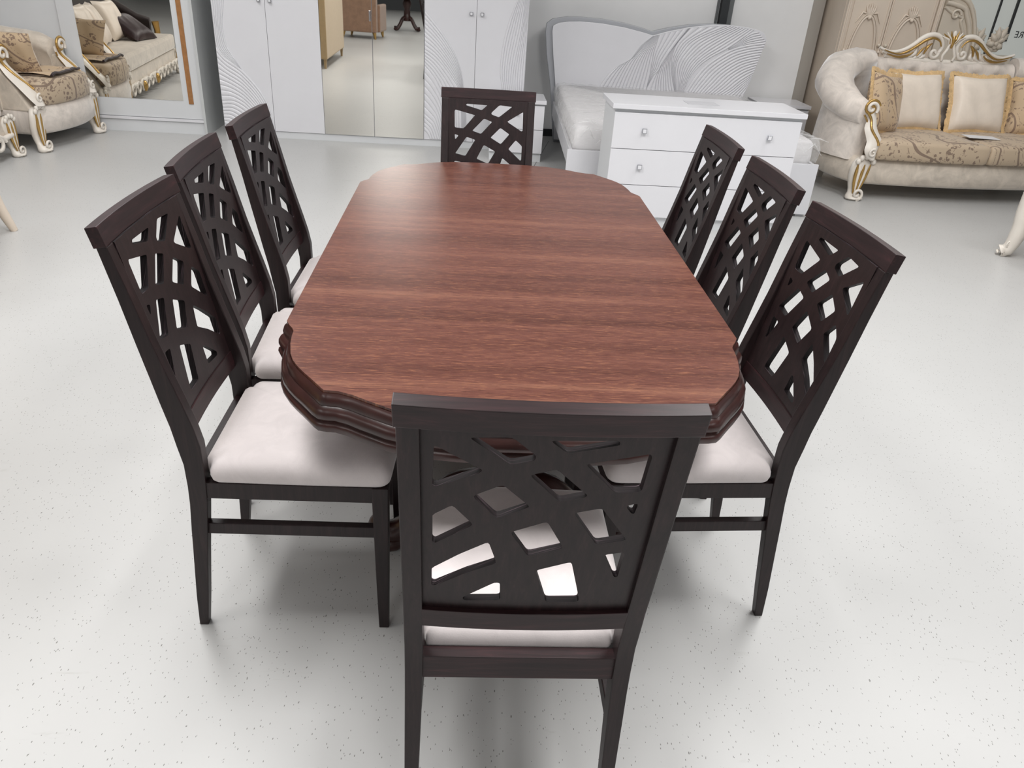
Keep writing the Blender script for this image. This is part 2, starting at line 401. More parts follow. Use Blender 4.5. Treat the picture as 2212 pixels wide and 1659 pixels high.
def make_chair(name, label, loc, rot):
    t = thing(name, loc, rot, label, 'chair', 'lattice-back dining chairs around the table')
    for s in (-1, 1):                                                # rear legs sweep up into the back posts
        rings = []
        for z, a, c in PROF:
            xi = interp(z, [(0, .180), (.42, .170), (1.02, .1715)]); xo = interp(z, [(0, .2025), (.42, .2015), (1.02, .2025)])
            rings.append([(s * xi, a, z), (s * xo, a, z), (s * xo, c, z), (s * xi, c, z)])
        obj('leg', B().loft(rings), M['wood'], t, bevel=.0022, angle=32)
    for s in (-1, 1):
        rings = []
        for z, xi, xo, a, c in ((0, .176, .200, .417, .4415), (.16, .172, .2005, .4135, .444), (.40, .165, .201, .4095, .447), (.449, .165, .201, .409, .448)):
            rings.append([(s * xi, a, z), (s * xo, a, z), (s * xo, c, z), (s * xi, c, z)])
        obj('leg', B().loft(rings), M['wood'], t, bevel=.002, angle=32)
    # top rail: bowed in plan, leaning with the posts
    rings = []
    for i in range(17):
        x = -.2055 + .411 * i / 16; d = bow(x)
        rings.append([(x, -.107 - d, 1.006), (x, -.117 - d, 1.0465), (x, -.093 - d, 1.051), (x, -.082 - d, 1.010)])
    obj('top_rail', B().loft(rings), M['rail'], t, bevel=.0015, angle=30)
    # pierced lattice panel
    def place(x, z, side): return (x, yb(z) + .012 - bow(x) + (.0145 if side else 0), z)
    outer = [(-.172 + .344 * i / 12, .598) for i in range(13)] + [(.172, .598 + .412 * i / 12) for i in range(1, 12)] + [(.172 - .344 * i / 12, 1.010) for i in range(13)] + [(-.172, 1.010 - .412 * i / 12) for i in range(1, 12)]
    stn = [(-.16 + .032 * i, .62 + .03 * j) for i in range(11) for j in range(13)]
    pb = pierced(outer, [round_poly(h, .006, 2) for h in HOLES], place, stn)
    bp = obj('back_panel', pb, M['wood'], t, angle=40)
    bp.data.materials.append(M['shaded_ply_edge']); half = len(pb.v) // 2
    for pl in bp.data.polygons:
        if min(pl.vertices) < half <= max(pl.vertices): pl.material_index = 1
    rings = []
    for i in range(13):
        x = -.172 + .344 * i / 12; d = bow(x)
        rings.append([(x, yb(.558) + .004 - d, .558), (x, yb(.603) + .003 - d, .603), (x, yb(.603) + .029 - d, .603), (x, yb(.558) + .030 - d, .558)])
    obj('lower_rail', B().loft(rings), M['rail'], t, bevel=.0015, angle=30)
    obj('seat_rail', B().box(-.172, .172, -.004, .021, .414, .4675), M['rail'], t, bevel=.0015)
    obj('seat_rail', B().box(-.166, .166, .424, .445, .405, .449), M['rail'], t, bevel=.0015)
    for s in (-1, 1):
        x0, x1 = sorted((s * .176, s * .1985))
        obj('seat_rail', B().box(x0, x1, .028, .412, .4055, .450), M['wood'], t, bevel=.0015)
        x0, x1 = sorted((s * .173, s * .193))
        obj('stretcher', B().box(x0, x1, .012, .412, .2955, .327), M['wood'], t, bevel=.002)
    outl = [(-.167, .024), (.167, .024), (.168, .040), (.203, .044), (.2045, .25), (.203, .452), (0, .460), (-.203, .452), (-.2045, .25), (-.203, .044), (-.168, .040)]
    cushion(outl, .4505, .521, [(.965, 0), (.99, .10), (1.004, .28), (1.0, .46), (.975, .64), (.92, .79), (.82, .885), (.66, .95), (.40, .99), (.12, 1.0)], M['seat'], 'seat_cushion', t, 0, .24)
    return t
c0 = make_chair('dining_chair', 'dark dining chair at the near head of the table, seen from behind its lattice back', (.0473, .949, 0), .0715)
for x, y, th, lab in (
    (-.1785 - .002, 3.400, 3.2268, 'dark lattice-back chair at the far head of the table, in front of the white wardrobe'),
    (-.7301, 1.5953, -1.5063, 'dark lattice-back chair nearest the viewer on the left long side of the table'),
    (-.799, 2.0825, -1.4575, 'dark lattice-back chair in the middle of the left long side of the table'),
    (-.8266, 2.5969, -1.5097, 'dark lattice-back chair farthest away on the left long side of the table'),
    (.6715, 1.757, 1.693, 'dark lattice-back chair nearest the viewer on the right long side of the table'),
    (.6275, 2.2792, 1.6341, 'dark lattice-back chair in the middle of the right long side of the table'),
    (.5816, 2.794, 1.6393, 'dark lattice-back chair on the right long side, closest to the white dresser')):
    dup(c0, (x, y, 0), th, lab)

# ------------------------------------------------------------------ dining table
TA = radians(4.2)
TX, TY = -.04 - sin(TA) * .085, 2.2 + cos(TA) * .085
tb = thing('dining_table', (TX, TY, 0), TA, 'long dark mahogany dining table with scalloped carved ends, ringed by eight chairs', 'table')
HALF = [(.537, 0), (.537, .3), (.537, .635), (.528, .655), (.516, .675), (.5105, .69), (.509, .715), (.504, .753), (.494, .80), (.482, .832), (.466, .860), (.450, .883), (.433, .905), (.416, .928), (.403, .946),
        (.397, .9535), (.388, .955), (.367, .957), (.337, .970), (.306, .990), (.256, 1.019), (.20, 1.038), (.12, 1.048), (.05, 1.05)]
ZT = .775
END = HALF[2:]
def full(h): return [(x, -y) for x, y in reversed(h)]
right = full(HALF[1:]) + HALF[1:]
outline = right + [(-x, y) for x, y in reversed(right)]
def outset(P, d, i, closed=True):
    n = len(P); a = Vector(P[(i - 1) % n]); c = Vector(P[(i + 1) % n])
    t = (c - a).normalized(); return (P[i][0] + t.y * d, P[i][1] - t.x * d)
def section(ya, yb_, name):
    # slab of the top between two seams (table-local y)
    pts = [p for p in outline if ya - 1e-6 <= p[1] <= yb_ + 1e-6]
    r = sorted([p for p in pts if p[0] > 0], key=lambda p: p[1]); l = sorted([p for p in pts if p[0] < 0], key=lambda p: -p[1])
    def edge(sgn, y): return (sgn * interp(abs(y), [(q[1], q[0]) for q in HALF if q[1] <= .7], 1), y)
    P = []
    if abs(ya) < .9: P.append(edge(1, ya))
    P += [p for p in r if ya + .003 < p[1] < yb_ - .003 or (abs(p[1]) > .9)]
    if abs(yb_) < .9: P += [edge(1, yb_), edge(-1, yb_)]
    P += [p for p in l if ya + .003 < p[1] < yb_ - .003 or (abs(p[1]) > .9)]
    if abs(ya) < .9: P.append(edge(-1, ya))
    return obj(name, B().prism(P, ZT - .026, ZT, 'z'), M['top'], tb, angle=20)
section(-1.06, -.2552, 'end_top'); section(.2552, 1.06, 'end_top')
section(-.2550, -.0001, 'extension_leaf'); section(.0001, .2550, 'extension_leaf')
# carved moulding under each end
MP = [(-.012, -.0262), (.006, -.0262), (.0035, -.004), (.009, -.010), (.0125, -.024), (.011, -.031), (.016, -.035), (.0225, -.044), (.0235, -.056), (.018, -.062), (.0235, -.066), (.0255, -.074), (.0225, -.084), (.012, -.088), (-.012, -.088)]
MP = [(-.004, -.0262), (.0015, -.006), (.0065, -.011), (.0115, -.024), (.0105, -.031), (.0165, -.035), (.0225, -.044), (.0235, -.055), (.0175, -.062), (.0240, -.066), (.0260, -.074), (.0225, -.084), (.010, -.088), (-.014, -.088)]
for sg in (-1, 1):
    loop = END if sg > 0 else full(END)
    L = ([p for p in loop] + [(-x, y) for x, y in reversed(loop)]) if sg > 0 else ([(-x, y) for x, y in reversed(loop)] + [p for p in loop])
    # densify for smooth mouldings
    rings = []
    n = len(L)
    for i in range(n):
        a = Vector(L[max(i - 1, 0)]); c = Vector(L[min(i + 1, n - 1)]); tt = (c - a).normalized()
        nx, ny = tt.y, -tt.x
        rings.append([(L[i][0] + nx * d, L[i][1] + ny * d, ZT + h) for d, h in MP])
    obj('edge_moulding', B().loft(rings), M['mould'], tb, angle=50)
# aprons
for sx in (-1, 1):
    x0, x1 = sorted((sx * .50, sx * .523))
    obj('apron', B().box(x0, x1, -.66, .66, ZT - .088, ZT - .0262), M['mould'], tb, bevel=.002)
for sy in (-1, 1):
    y0, y1 = sorted((sy * .70, sy * .722)); obj('apron', B().box(-.45, .45, y0, y1, ZT - .10, ZT - .0262), M['mould'], tb, bevel=.002)
obj('runner', B().box(-.34, -.30, -.70, .70, ZT - .075, ZT - .0262).box(.30, .34, -.70, .70, ZT - .075, ZT - .0262), M['mould'], tb)
for py in (-.53, .45):
    ped = obj('pedestal', B().lathe([(.0, .17), (.075, .17), (.085, .19), (.07, .22), (.06, .26), (.085, .33), (.098, .40), (.085, .47), (.06, .53), (.055, .57), (.08, .60), (.10, .63), (.10, .6745), (.0, .6745)], 28, (0, py, 0)).box(-.20, .20, py - .07, py + .07, .675, .70), M['mould'], tb, angle=50)
    for sx in (-1, 1):
        pts = catmull([(.03, .24), (.12, .235), (.20, .17), (.265, .09), (.315, .06), (.35, .075), (.352, .105), (.325, .115)], 24)
        rs = [.045, .046, .046, .045, .044, .043, .042, .041, .040, .039, .038, .037, .036, .036, .036, .035, .034, .032, .030, .027, .024, .021, .018, .015, .011]
        tu = B().tube([(sx * r, py, z) for r, z in pts], rs, 12)
        tu.ball((sx * .318, py, .030), .046, .042, .030)
        obj('scroll_foot', tu, M['mould'], ped, angle=60)

# ------------------------------------------------------------------ small builders for case goods
def knob(x, z, y, parent, s=.014, name='knob'):
    b = B().box(x - s, x + s, y - .024, y - .012, z - s, z + s).box(x - .005, x + .005, y - .012, y + .001, z - .005, z + .005)
    k = obj(name, b, M['chrome'], parent, bevel=.0015)
    obj('knob_face', B().box(x - s * .72, x + s * .72, y - .0255, y - .0243, z - s * .72, z + s * .72), M['knob'], parent if parent.parent else k)
    return k

# ------------------------------------------------------------------ six-door white wardrobe
w = thing('wardrobe', (-2.292, 7.091, 0), Y5, 'white six-door wardrobe with two mirror doors and carved wave lines', 'wardrobe')
X0 = -.46; DW = .4467
obj('body', B().box(X0 + .004, X0 + 6 * DW - .004, .022, .58, .06, 2.12), M['white_matt'], w, bevel=.001)
obj('plinth', B().box(X0 + .004, X0 + 6 * DW - .004, .012, .56, 0, .0585), M['white_matt'], w)
D1 = [[(-0.0, 1.101), (0.004, 0.932), (0.004, 0.744), (0.066, 0.663), (0.136, 0.609), (0.2, 0.573)],
 [(0.111, 1.109), (0.078, 0.923), (0.091, 0.778), (0.123, 0.702), (0.162, 0.639), (0.2, 0.573)],
 [(0.004, 0.744), (0.066, 0.663), (0.2, 0.573), (0.338, 0.415), (0.41, 0.268), (0.438, 0.068)],
 [(0.004, 0.299), (0.102, 0.304), (0.198, 0.257), (0.262, 0.191), (0.295, 0.131), (0.32, 0.068)],
 [(0.004, 0.1), (0.031, 0.094), (0.053, 0.085), (0.067, 0.078), (0.074, 0.072), (0.08, 0.068)]]
D5 = [[(0.004, 1.132), (0.095, 1.037), (0.183, 0.931), (0.274, 0.792), (0.321, 0.671), (0.347, 0.547), (0.377, 0.309), (0.389, 0.07)],
 [(0.004, 0.824), (0.099, 0.765), (0.189, 0.672), (0.261, 0.584), (0.299, 0.528), (0.319, 0.452), (0.337, 0.306), (0.348, 0.07)],
 [(0.004, 0.694), (0.083, 0.608), (0.147, 0.502), (0.185, 0.393), (0.215, 0.256), (0.237, 0.07)],
 [(0.004, 0.288), (0.042, 0.255), (0.088, 0.214), (0.116, 0.154), (0.145, 0.07)],
 [(0.004, 0.139), (0.025, 0.122), (0.043, 0.096), (0.053, 0.07)]]
D6 = [[(0.338, 1.256), (0.279, 1.097), (0.237, 0.92), (0.221, 0.732), (0.226, 0.641), (0.25, 0.524), (0.278, 0.354), (0.302, 0.07)],
 [(0.405, 1.26), (0.388, 1.025), (0.348, 0.764), (0.339, 0.631), (0.348, 0.53), (0.365, 0.358), (0.386, 0.07)],
 [(0.442, 1.263), (0.442, 0.949), (0.442, 0.704), (0.442, 0.536), (0.442, 0.364), (0.442, 0.07)]]
for k in range(6):
    xa = X0 + k * DW + .0015; xb = X0 + (k + 1) * DW - .0015
    mir = k in (2, 3)
    d = obj('mirror_door' if mir else 'door', B().box(xa, xb, 0, .020, .062, 2.12), M['white'], w, bevel=.001)
    if mir:
        obj('mirror', B().box(xa + .001, xb - .001, -.004, -.0005, .064, 2.118), M['mirror'], d, smooth=False)
        if k == 2: obj('handle', B().box(xb - .022, xb - .006, -.018, -.0045, 1.02, 1.10), M['chrome'], d, bevel=.002)
    else:
        knob(xb - .045 if k in (0, 4) else xa + .045, 1.128, 0, d)
    sets = {0: (D1, [(0, 1, 6), (2, 3, 10), (3, 4, 7)]), 4: (D5, [(0, 1, 9), (1, 2, 5), (2, 3, 7), (3, 4, 4)]), 5: (D6, [(0, 1, 6), (1, 2, 5)])}.get(k)
    if sets:
        rb = B()
        for a, c, n in sets[1]:
            q = relief([(x + xa, z) for x, z in sets[0][a]], [(x + xa, z) for x, z in sets[0][c]], n, 0, .008)
            rb.add(q.v, q.f)
        obj('carved_relief', rb, M['white'], d, angle=80)

# ------------------------------------------------------------------ sliding-door wardrobe on the left
s_ = thing('sliding_wardrobe', (-2.889, 6.993, 0), radians(5), 'pale grey sliding-door wardrobe with framed mirror and brown wood pull', 'wardrobe')
obj('body', B().box(-2.3, -.022, .08, .62, .0, 2.2), M['white_matt'], s_, bevel=.001)
obj('side_panel', B().box(-.021, 0, 0, .64, 0, 2.24), M['shade_white'], s_, bevel=.001)
obj('plinth', B().box(-2.3, -.022, .03, .078, 0, .105), M['white_matt'], s_, bevel=.001)
obj('track', B().box(-2.3, -.022, .012, .079, .1065, .128), M['white'], s_, bevel=.001)
dr = obj('door', B().box(-1.115, -.024, .030, .055, .131, 2.2), M['white_matt'], s_, bevel=.0015)
obj('mirror', B().box(-.975, -.184, .0265, .0295, .284, 2.1), M['mirror'], dr, smooth=False)
obj('handle', B().box(-.137, -.097, .022, .0295, .26, 1.75), M['orange'], dr, bevel=.001)
dl = obj('door', B().box(-2.29, -1.10, .057, .0785, .131, 2.2), M['white_matt'], s_, bevel=.0015)

# ------------------------------------------------------------------ nightstands
def nightstand(loc, rot, wd, dp, h, label):
    t = thing('nightstand', loc, rot, label, 'nightstand', 'white two-drawer nightstands beside the bed')
    obj('body', B().box(-wd / 2 + .012, wd / 2 - .012, .022, dp - .005, .075, h - .032), M['white_matt'], t, bevel=.001)
    obj('top', B().box(-wd / 2, wd / 2, -.012, dp, h - .030, h), M['white'], t, bevel=.002)
    obj('plinth', B().box(-wd / 2 + .016, wd / 2 - .016, .03, dp - .01, 0, .0735), M['white_matt'], t)
    zc = (.078 + h - .045) / 2
    for z0, z1 in ((.078, zc - .002), (zc + .002, h - .045)):
        d = obj('drawer', B().box(-wd / 2 + .012, wd / 2 - .012, .002, .021, z0, z1), M['white'], t, bevel=.001)
        knob(0, (z0 + z1) / 2 + .03, .002, d, .012)
    return t
nightstand((-.117, 6.832, 0), radians(4), .485, .385, .52, 'white nightstand left of the bed, half hidden by the far dining chair')
nightstand((2.435, 7.79, 0), radians(4), .50, .40, .50, 'white nightstand right of the headboard, behind the dresser')

# ------------------------------------------------------------------ bed
bd = thing('bed', (.187, 7.773, 0), radians(2.4), 'white double bed with wavy two-lobed carved headboard', 'bed')
HB = [(.055, .03), (.028, .51), (-.020, .80), (-.046, 1.0), (-.040, 1.046), (.008, 1.072), (.10, 1.088), (.208, 1.096), (.412, 1.091), (.618, 1.071), (.776, 1.044), (.893, 1.020), (1.03, 1.063), (1.229, 1.112), (1.43, 1.142), (1.583, 1.151),
      (1.742, 1.143), (1.86, 1.126), (1.92, 1.105), (1.953, 1.07), (1.958, 1.02), (1.944, .97), (1.85, .532), (1.80, .30), (1.80, .03)]
obj('headboard', B().prism(HB, 0, .03, 'y'), M['white'], bd, bevel=.004)
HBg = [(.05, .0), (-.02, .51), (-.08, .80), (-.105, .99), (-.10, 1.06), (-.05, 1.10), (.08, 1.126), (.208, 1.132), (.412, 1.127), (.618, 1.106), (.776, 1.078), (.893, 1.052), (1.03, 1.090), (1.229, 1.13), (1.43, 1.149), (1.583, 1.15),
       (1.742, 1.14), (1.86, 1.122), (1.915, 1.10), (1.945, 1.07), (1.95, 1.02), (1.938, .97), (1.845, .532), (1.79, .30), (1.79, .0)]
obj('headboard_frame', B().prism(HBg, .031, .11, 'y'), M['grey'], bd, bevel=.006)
hb = dict(b0=[(.42, .50), (.507, .645), (.6, .737), (.707, .80), (.793, .928), (.893, 1.016)], b1=[(.586, .50), (.634, .642), (.699, .781), (.753, .841), (.824, .93), (.905, 1.018)],
 b2=[(.892, .50), (.914, .677), (.917, .793), (.923, .889), (.934, .955), (.949, 1.030)], b3=[(.892, .55), (.947, .669), (.991, .72), (1.021, .799), (1.119, .966), (1.211, 1.100)],
 b4=[(.985, .50), (.984, .632), (1.006, .76), (1.028, .819), (1.086, .917), (1.211, 1.100)], b5=[(1.192, .50), (1.135, .651), (1.099, .804), (1.104, .899), (1.137, .986), (1.229, 1.105)],
 b6=[(1.198, .50), (1.161, .652), (1.149, .787), (1.194, .895), (1.298, 1.014), (1.574, 1.144)], b7=[(1.256, .50), (1.305, .68), (1.381, .791), (1.481, .873), (1.623, .958), (1.827, 1.125)],
 b8=[(1.256, .50), (1.33, .662), (1.431, .803), (1.616, .938), (1.773, .995), (1.952, 1.030)], b9=[(1.56, .50), (1.697, .593), (1.778, .667), (1.834, .71), (1.87, .735), (1.893, .752)],
 b10=[(1.838, .50), (1.848, .562), (1.857, .588), (1.863, .618), (1.872, .643), (1.880, .668)],
 b8b=[(1.62, .94), (1.70, .968), (1.773, .995), (1.86, 1.012), (1.952, 1.032)], b7b=[(1.62, .955), (1.68, .995), (1.75, 1.06), (1.80, 1.10), (1.86, 1.118)])
rb = B()
for a, c, n in (('b0', 'b1', 4), ('b1', 'b2', 9), ('b2', 'b3', 5), ('b3', 'b4', 2), ('b4', 'b5', 7), ('b5', 'b6', 4), ('b6', 'b7', 9), ('b8', 'b9', 12), ('b9', 'b10', 6), ('b7b', 'b8b', 5)):
    q = relief(hb[a], hb[c], n, 0, .012); rb.add(q.v, q.f)
obj('carved_relief', rb, M['white'], bd, angle=80)
BF = -2.17                                                          # foot of the bed, local y
obj('side_rail', B().box(.015, .04, BF + .03, -.002, .255, .385), M['white'], bd, bevel=.002)
obj('side_rail', B().box(1.79, 1.815, BF + .03, -.002, .255, .385), M['white'], bd, bevel=.002)
obj('footboard', B().box(.0, 1.834, BF, BF + .028, .02, .388), M['white'], bd, bevel=.002)
obj('footboard_leg', B().box(.03, .09, BF + .03, BF + .09, 0, .30), M['white'], bd)
obj('footboard_leg', B().box(1.76, 1.82, BF + .03, BF + .09, 0, .30), M['white'], bd)
obj('slat_base', B().box(.042, 1.788, BF + .03, -.004, .285, .345), M['white_matt'], bd)
# mattress in its plastic bag
mt = thing('mattress', (.187, 7.773, 0), radians(2.4), 'white mattress still wrapped in clear plastic, on the bed', 'mattress')
def mat_ring(z, g): 
    return [(x, y, z) for x, y in round_poly([(.045 - g, BF + .04 - g), (1.785 + g, BF + .04 - g), (1.785 + g, -.012), (.045 - g, -.012)], .05, 4)]
obj('padding', B().loft([mat_ring(.347, -.01), mat_ring(.36, 0), mat_ring(.43, .004), mat_ring(.52, 0), mat_ring(.538, -.014), mat_ring(.544, -.04)]), M['mattress'], mt, angle=60)
rnd = random.Random(3)
def wrap():
    b = B(); P = round_poly([(.018, BF + .006), (1.822, BF + .006), (1.822, -.03), (.018, -.03)], .05, 5)
    Q = []
    for i in range(len(P)):
        a, c = P[i], P[(i + 1) % len(P)]; n = max(1, int((Vector(a) - Vector(c)).length / .035))
        Q += [(a[0] + (c[0] - a[0]) * k / n, a[1] + (c[1] - a[1]) * k / n) for k in range(n)]
    rings = []
    cx, cy = .92, -1.08
    for z, sc, j in ((.392, 1.0, .006), (.43, 1.003, .012), (.48, 1.006, .012), (.53, 1.003, .01), (.556, .985, .007), (.566, .95, .006), (.566, .80, .006), (.562, .5, .004), (.560, .1, .003)):
        rings.append([(cx + (x - cx) * sc + rnd.uniform(-j, j), cy + (y - cy) * sc + rnd.uniform(-j * .8, j), z + rnd.uniform(-.006, .006)) for x, y in Q])
    return b.loft(rings, caps=False)
obj('plastic_wrap', wrap(), M['plastic'], mt, angle=30)
pk = B()
for cx_, cz_, sx_ in ((.26, .47, 1), (.13, .52, .7), (1.76, .5, 1)):
    pk.tube([(cx_ - .06 * sx_, BF - .004, cz_ - .03), (cx_, BF - .014, cz_ + .035), (cx_ + .07 * sx_, BF - .005, cz_ - .045)], [.002, .006, .002], 6)
    pk.tube([(cx_ - .1 * sx_, BF - .002, cz_ + .06), (cx_ + .02, BF - .008, cz_ + .075), (cx_ + .10 * sx_, BF - .002, cz_ + .05)], [.002, .005, .002], 6)
obj('wrap_crease', pk, M['plastic'], mt, angle=60)

# ------------------------------------------------------------------ dresser
dz = thing('dresser', (1.143, 5.123, 0), radians(4.6), 'white three-drawer dresser with square silver knobs at the foot of the bed', 'dresser')
HW = .632
obj('body', B().box(-HW + .02, HW - .02, .030, .42, .078, .768), M['white_matt'], dz, bevel=.001)
obj('top', B().prism([(-HW, -.002), (HW, -.002), (HW, .44), (-HW, .44)], .770, .800, 'z'), M['white'], dz, bevel=.002)
obj('plinth', B().box(-HW + .028, HW - .028, .04, .41, 0, .0765), M['white_matt'], dz)
zz = [.080, .295, .525, .752]
for a, c in zip(zz, zz[1:]):
    d = obj('drawer', B().box(-HW + .02, HW - .02, .012, .029, a, c - .004), M['white'], dz, bevel=.001)
    for x in (-.412, .412): knob(x, (a + c) / 2 + .005, .012, d, .0155)
sheet = obj('price_sheet', B().box(-.105, .105, -.072, .072, 0, .0012), M['greypaper']); sheet.location = (1.115, 5.335, .8005); sheet.rotation_euler = (0, 0, radians(5.8))
tag(sheet, 'pale grey printed sheet lying on the white dresser top', 'sheet')

# ------------------------------------------------------------------ upholstered showroom pieces
def rolled(stations, zb, name, mat, parent, inner=.075, outer=.05, n=12):
    """rolled arm / back: stations = (x, y, nx, ny, roll_top, roll_radius); n = outward normal in plan"""
    rings = []
    for x, y, nx, ny, zt, r in stations:
        l = sqrt(nx * nx + ny * ny); nx /= l; ny /= l
        sec = [(-inner, zb), (-inner, zb + (zt - zb) * .35), (-inner * .98, zt - 1.75 * r)]
        for k in range(n + 1):
            a = radians(195) - radians(265) * k / n
            sec.append((r * cos(a), zt - r + r * sin(a)))
        sec += [(outer * .75, zt - 2.1 * r), (outer, zb + (zt - 2 * r - zb) * .5), (outer * 1.15, zb)]
        rings.append([(x + nx * o, y + ny * o, z) for o, z in sec])
    return obj(name, B().loft(rings), mat, parent, angle=80)
def spiral(c, r0, r1, a0, a1, n=22, y=0):
    return [(c[0] + (r0 + (r1 - r0) * i / n) * cos(a0 + (a1 - a0) * i / n), y, c[1] + (r0 + (r1 - r0) * i / n) * sin(a0 + (a1 - a0) * i / n)) for i in range(n + 1)]
def taper(n, a, b, c): return [a + (b - a) * (i / n * 2) if i < n / 2 else b + (c - b) * (i / n * 2 - 1) for i in range(n + 1)]

def carved_leg(x, y, parent, h=.34, s=1.0, lean=.0, side=1):
    """acanthus leg with scrolled toe, ivory with gilt fluting"""
    rings = []
    for t, wd, dp, yo in ((0, .036, .040, -.030), (.05, .048, .055, -.036), (.10, .045, .05, -.030), (.16, .028, .035, -.012), (.25, .026, .032, 0), (.38, .036, .038, .002), (.55, .050, .042, -.004), (.72, .058, .044, -.012), (.86, .058, .04, -.016), (.96, .042, .032, -.012), (1.0, .022, .02, -.006)):
        z = t * h; k = 10
        rings.append([(x + side * lean * (1 - t) + wd * s * cos(2 * pi * i / k), y + yo * s + dp * s * .7 * sin(2 * pi * i / k), z) for i in range(k)])
    lg = obj('leg', B().loft(rings), M['carve'], parent, angle=70)
    g = B(); w_ = B()
    for j, u in enumerate((-.7, -.35, 0, .35, .7)):
        pts = [(x + side * lean * (1 - t) + u * interp(t, [(0, .02), (.2, .018), (.5, .04), (.9, .05)]) * s, y - interp(t, [(0, .06), (.2, .038), (.5, .036), (.9, .042)]) * s * (1 - .12 * abs(u)), t * h) for t in (.16, .28, .42, .58, .74, .86)]
        (g if j % 2 == 0 else w_).tube(pts, [.004 * s, .006 * s, .008 * s, .009 * s, .008 * s, .004 * s], 6)
    sp = spiral((x + side * lean, .055 * h / .34), .034 * s, .006, -.5 * pi, 2.0 * pi, 20, y - .062 * s)
    w_.tube(sp, .0075 * s, 6)
    for k in range(5):
        a = pi * (k + .5) / 5; w_.ball((x + .045 * s * cos(a), y - .042 * s, h * .88 + .035 * s * sin(a)), .014 * s, .012 * s, .016 * s, 7)
    obj('carving', w_, M['carve'], lg, angle=70); obj('gilding', g, M['gold'], lg, angle=70)
    return lg

def arm_front(P, parent, y, s=1):
    """carved ivory arm facing: P = centre line (x, z, half width)"""
    C = catmull(P, 18)
    rings = [[(x - wd, yy + y, z), (x - wd * .6, yy + y - .022, z), (x, yy + y - .030, z), (x + wd * .6, yy + y - .022, z), (x + wd, yy + y, z), (x, yy + y + .02, z)] for x, z, wd, yy in C]
    a = obj('arm_facing', B().loft(rings), M['carve'], parent, angle=70)
    g = B(); i0, i1 = 1, len(C) - 6
    g.tube([(C[i][0] - C[i][2] * .85 * (1 - 1.6 * (i - i0) / (i1 - i0)), C[i][3] + y - .030, C[i][1]) for i in range(i0, i1)], [.009 * s] * (i1 - i0), 7)
    g.tube([(C[i][0] - C[i][2] * 1.0 * (1 - .7 * (i - i0) / (i1 - i0)), C[i][3] + y - .012, C[i][1] - .03) for i in range(i0, i1)], [.006 * s] * (i1 - i0), 7)
    t = C[0]
    g.tube(spiral((t[0], t[1] + .01), .060 * s, .012, .1 * pi, 2.6 * pi, 26, y + t[3] - .026), .009 * s, 7)
    w_ = B().tube(spiral((t[0], t[1] + .01), .046 * s, .008, -.2 * pi, 2.0 * pi, 24, y + t[3] - .034), .011 * s, 7)
    q = C[-4]
    obj('scroll', B().tube(spiral((q[0], q[1]), .030 * s, .006, .4 * pi, 2.6 * pi, 20, y + q[3] - .036), .008 * s, 7), M['carve'], a, angle=70)
    obj('carving', w_, M['carve'], a, angle=70); obj('gilding', g, M['gold'], a, angle=70)
    return a

def pillow(name, loc, rot, wd, ht, th, mat, label, fringe=None, cat='cushion', group=None, nz=18):
    t = thing(name, loc, 0, label, cat, group); t.rotation_euler = rot
    def fn(sd):
        def f(u, v):
            a, c = 2 * u - 1, 2 * v - 1
            pin = 1 - .10 * (1 - (a * c) ** 2) * (max(abs(a), abs(c)) ** 4)
            pinx = 1 - .07 * (1 - c * c) * abs(a) ** 6; 
            px = a * wd / 2 * (1 - .08 * (1 - abs(c)) * abs(a) ** 3); pz = c * ht / 2 * (1 - .08 * (1 - abs(a)) * abs(c) ** 3)
            h = th / 2 * (max(0, (1 - a ** 4) * (1 - c ** 4))) ** .55
            h += .006 * sin(9 * a + 3 * c) * (1 - a * a) * (1 - c * c) * sd
            return (px, -sd * h, pz + ht / 2)
        return f
    b = B().grid(fn(1), nz, nz).grid(fn(-1), nz, nz)
    co = obj('cover', b, mat, t, angle=80)
    if fringe:
        r = random.Random(len(label)); b2 = B(); N = 160; ring = []
        def edge(k):
            k = k % 4; s = int(k); f = k - s; a = -1 + 2 * f
            return [(a, -1), (1, a), (-a, 1), (-1, -a)][s]
        rows = []
        for k in range(N):
            a, c = edge(4 * k / N)
            px = a * wd / 2 * (1 - .08 * (1 - abs(c)) * abs(a) ** 3); pz = c * ht / 2 * (1 - .08 * (1 - abs(a)) * abs(c) ** 3) + ht / 2
            o = .030 + r.uniform(-.006, .008); m_ = max(abs(a), abs(c))
            dx = a * (1 if abs(a) > .99 else .2); dzz = c * (1 if abs(c) > .99 else .2)
            l = sqrt(dx * dx + dzz * dzz); dx /= l; dzz /= l
            rows.append([(px - dx * .006, -.009, pz - dzz * .006), (px + dx * o * .6, -.010 + r.uniform(-.004, .004), pz + dzz * o * .6), (px + dx * o, r.uniform(-.004, .004), pz + dzz * o), (px + dx * o * .6, .010, pz + dzz * o * .6), (px - dx * .006, .009, pz - dzz * .006)])
        rows.append(rows[0]); b2.loft(rows, close=False, caps=False)
        obj('fringe', b2, fringe, t, angle=60)
    return t

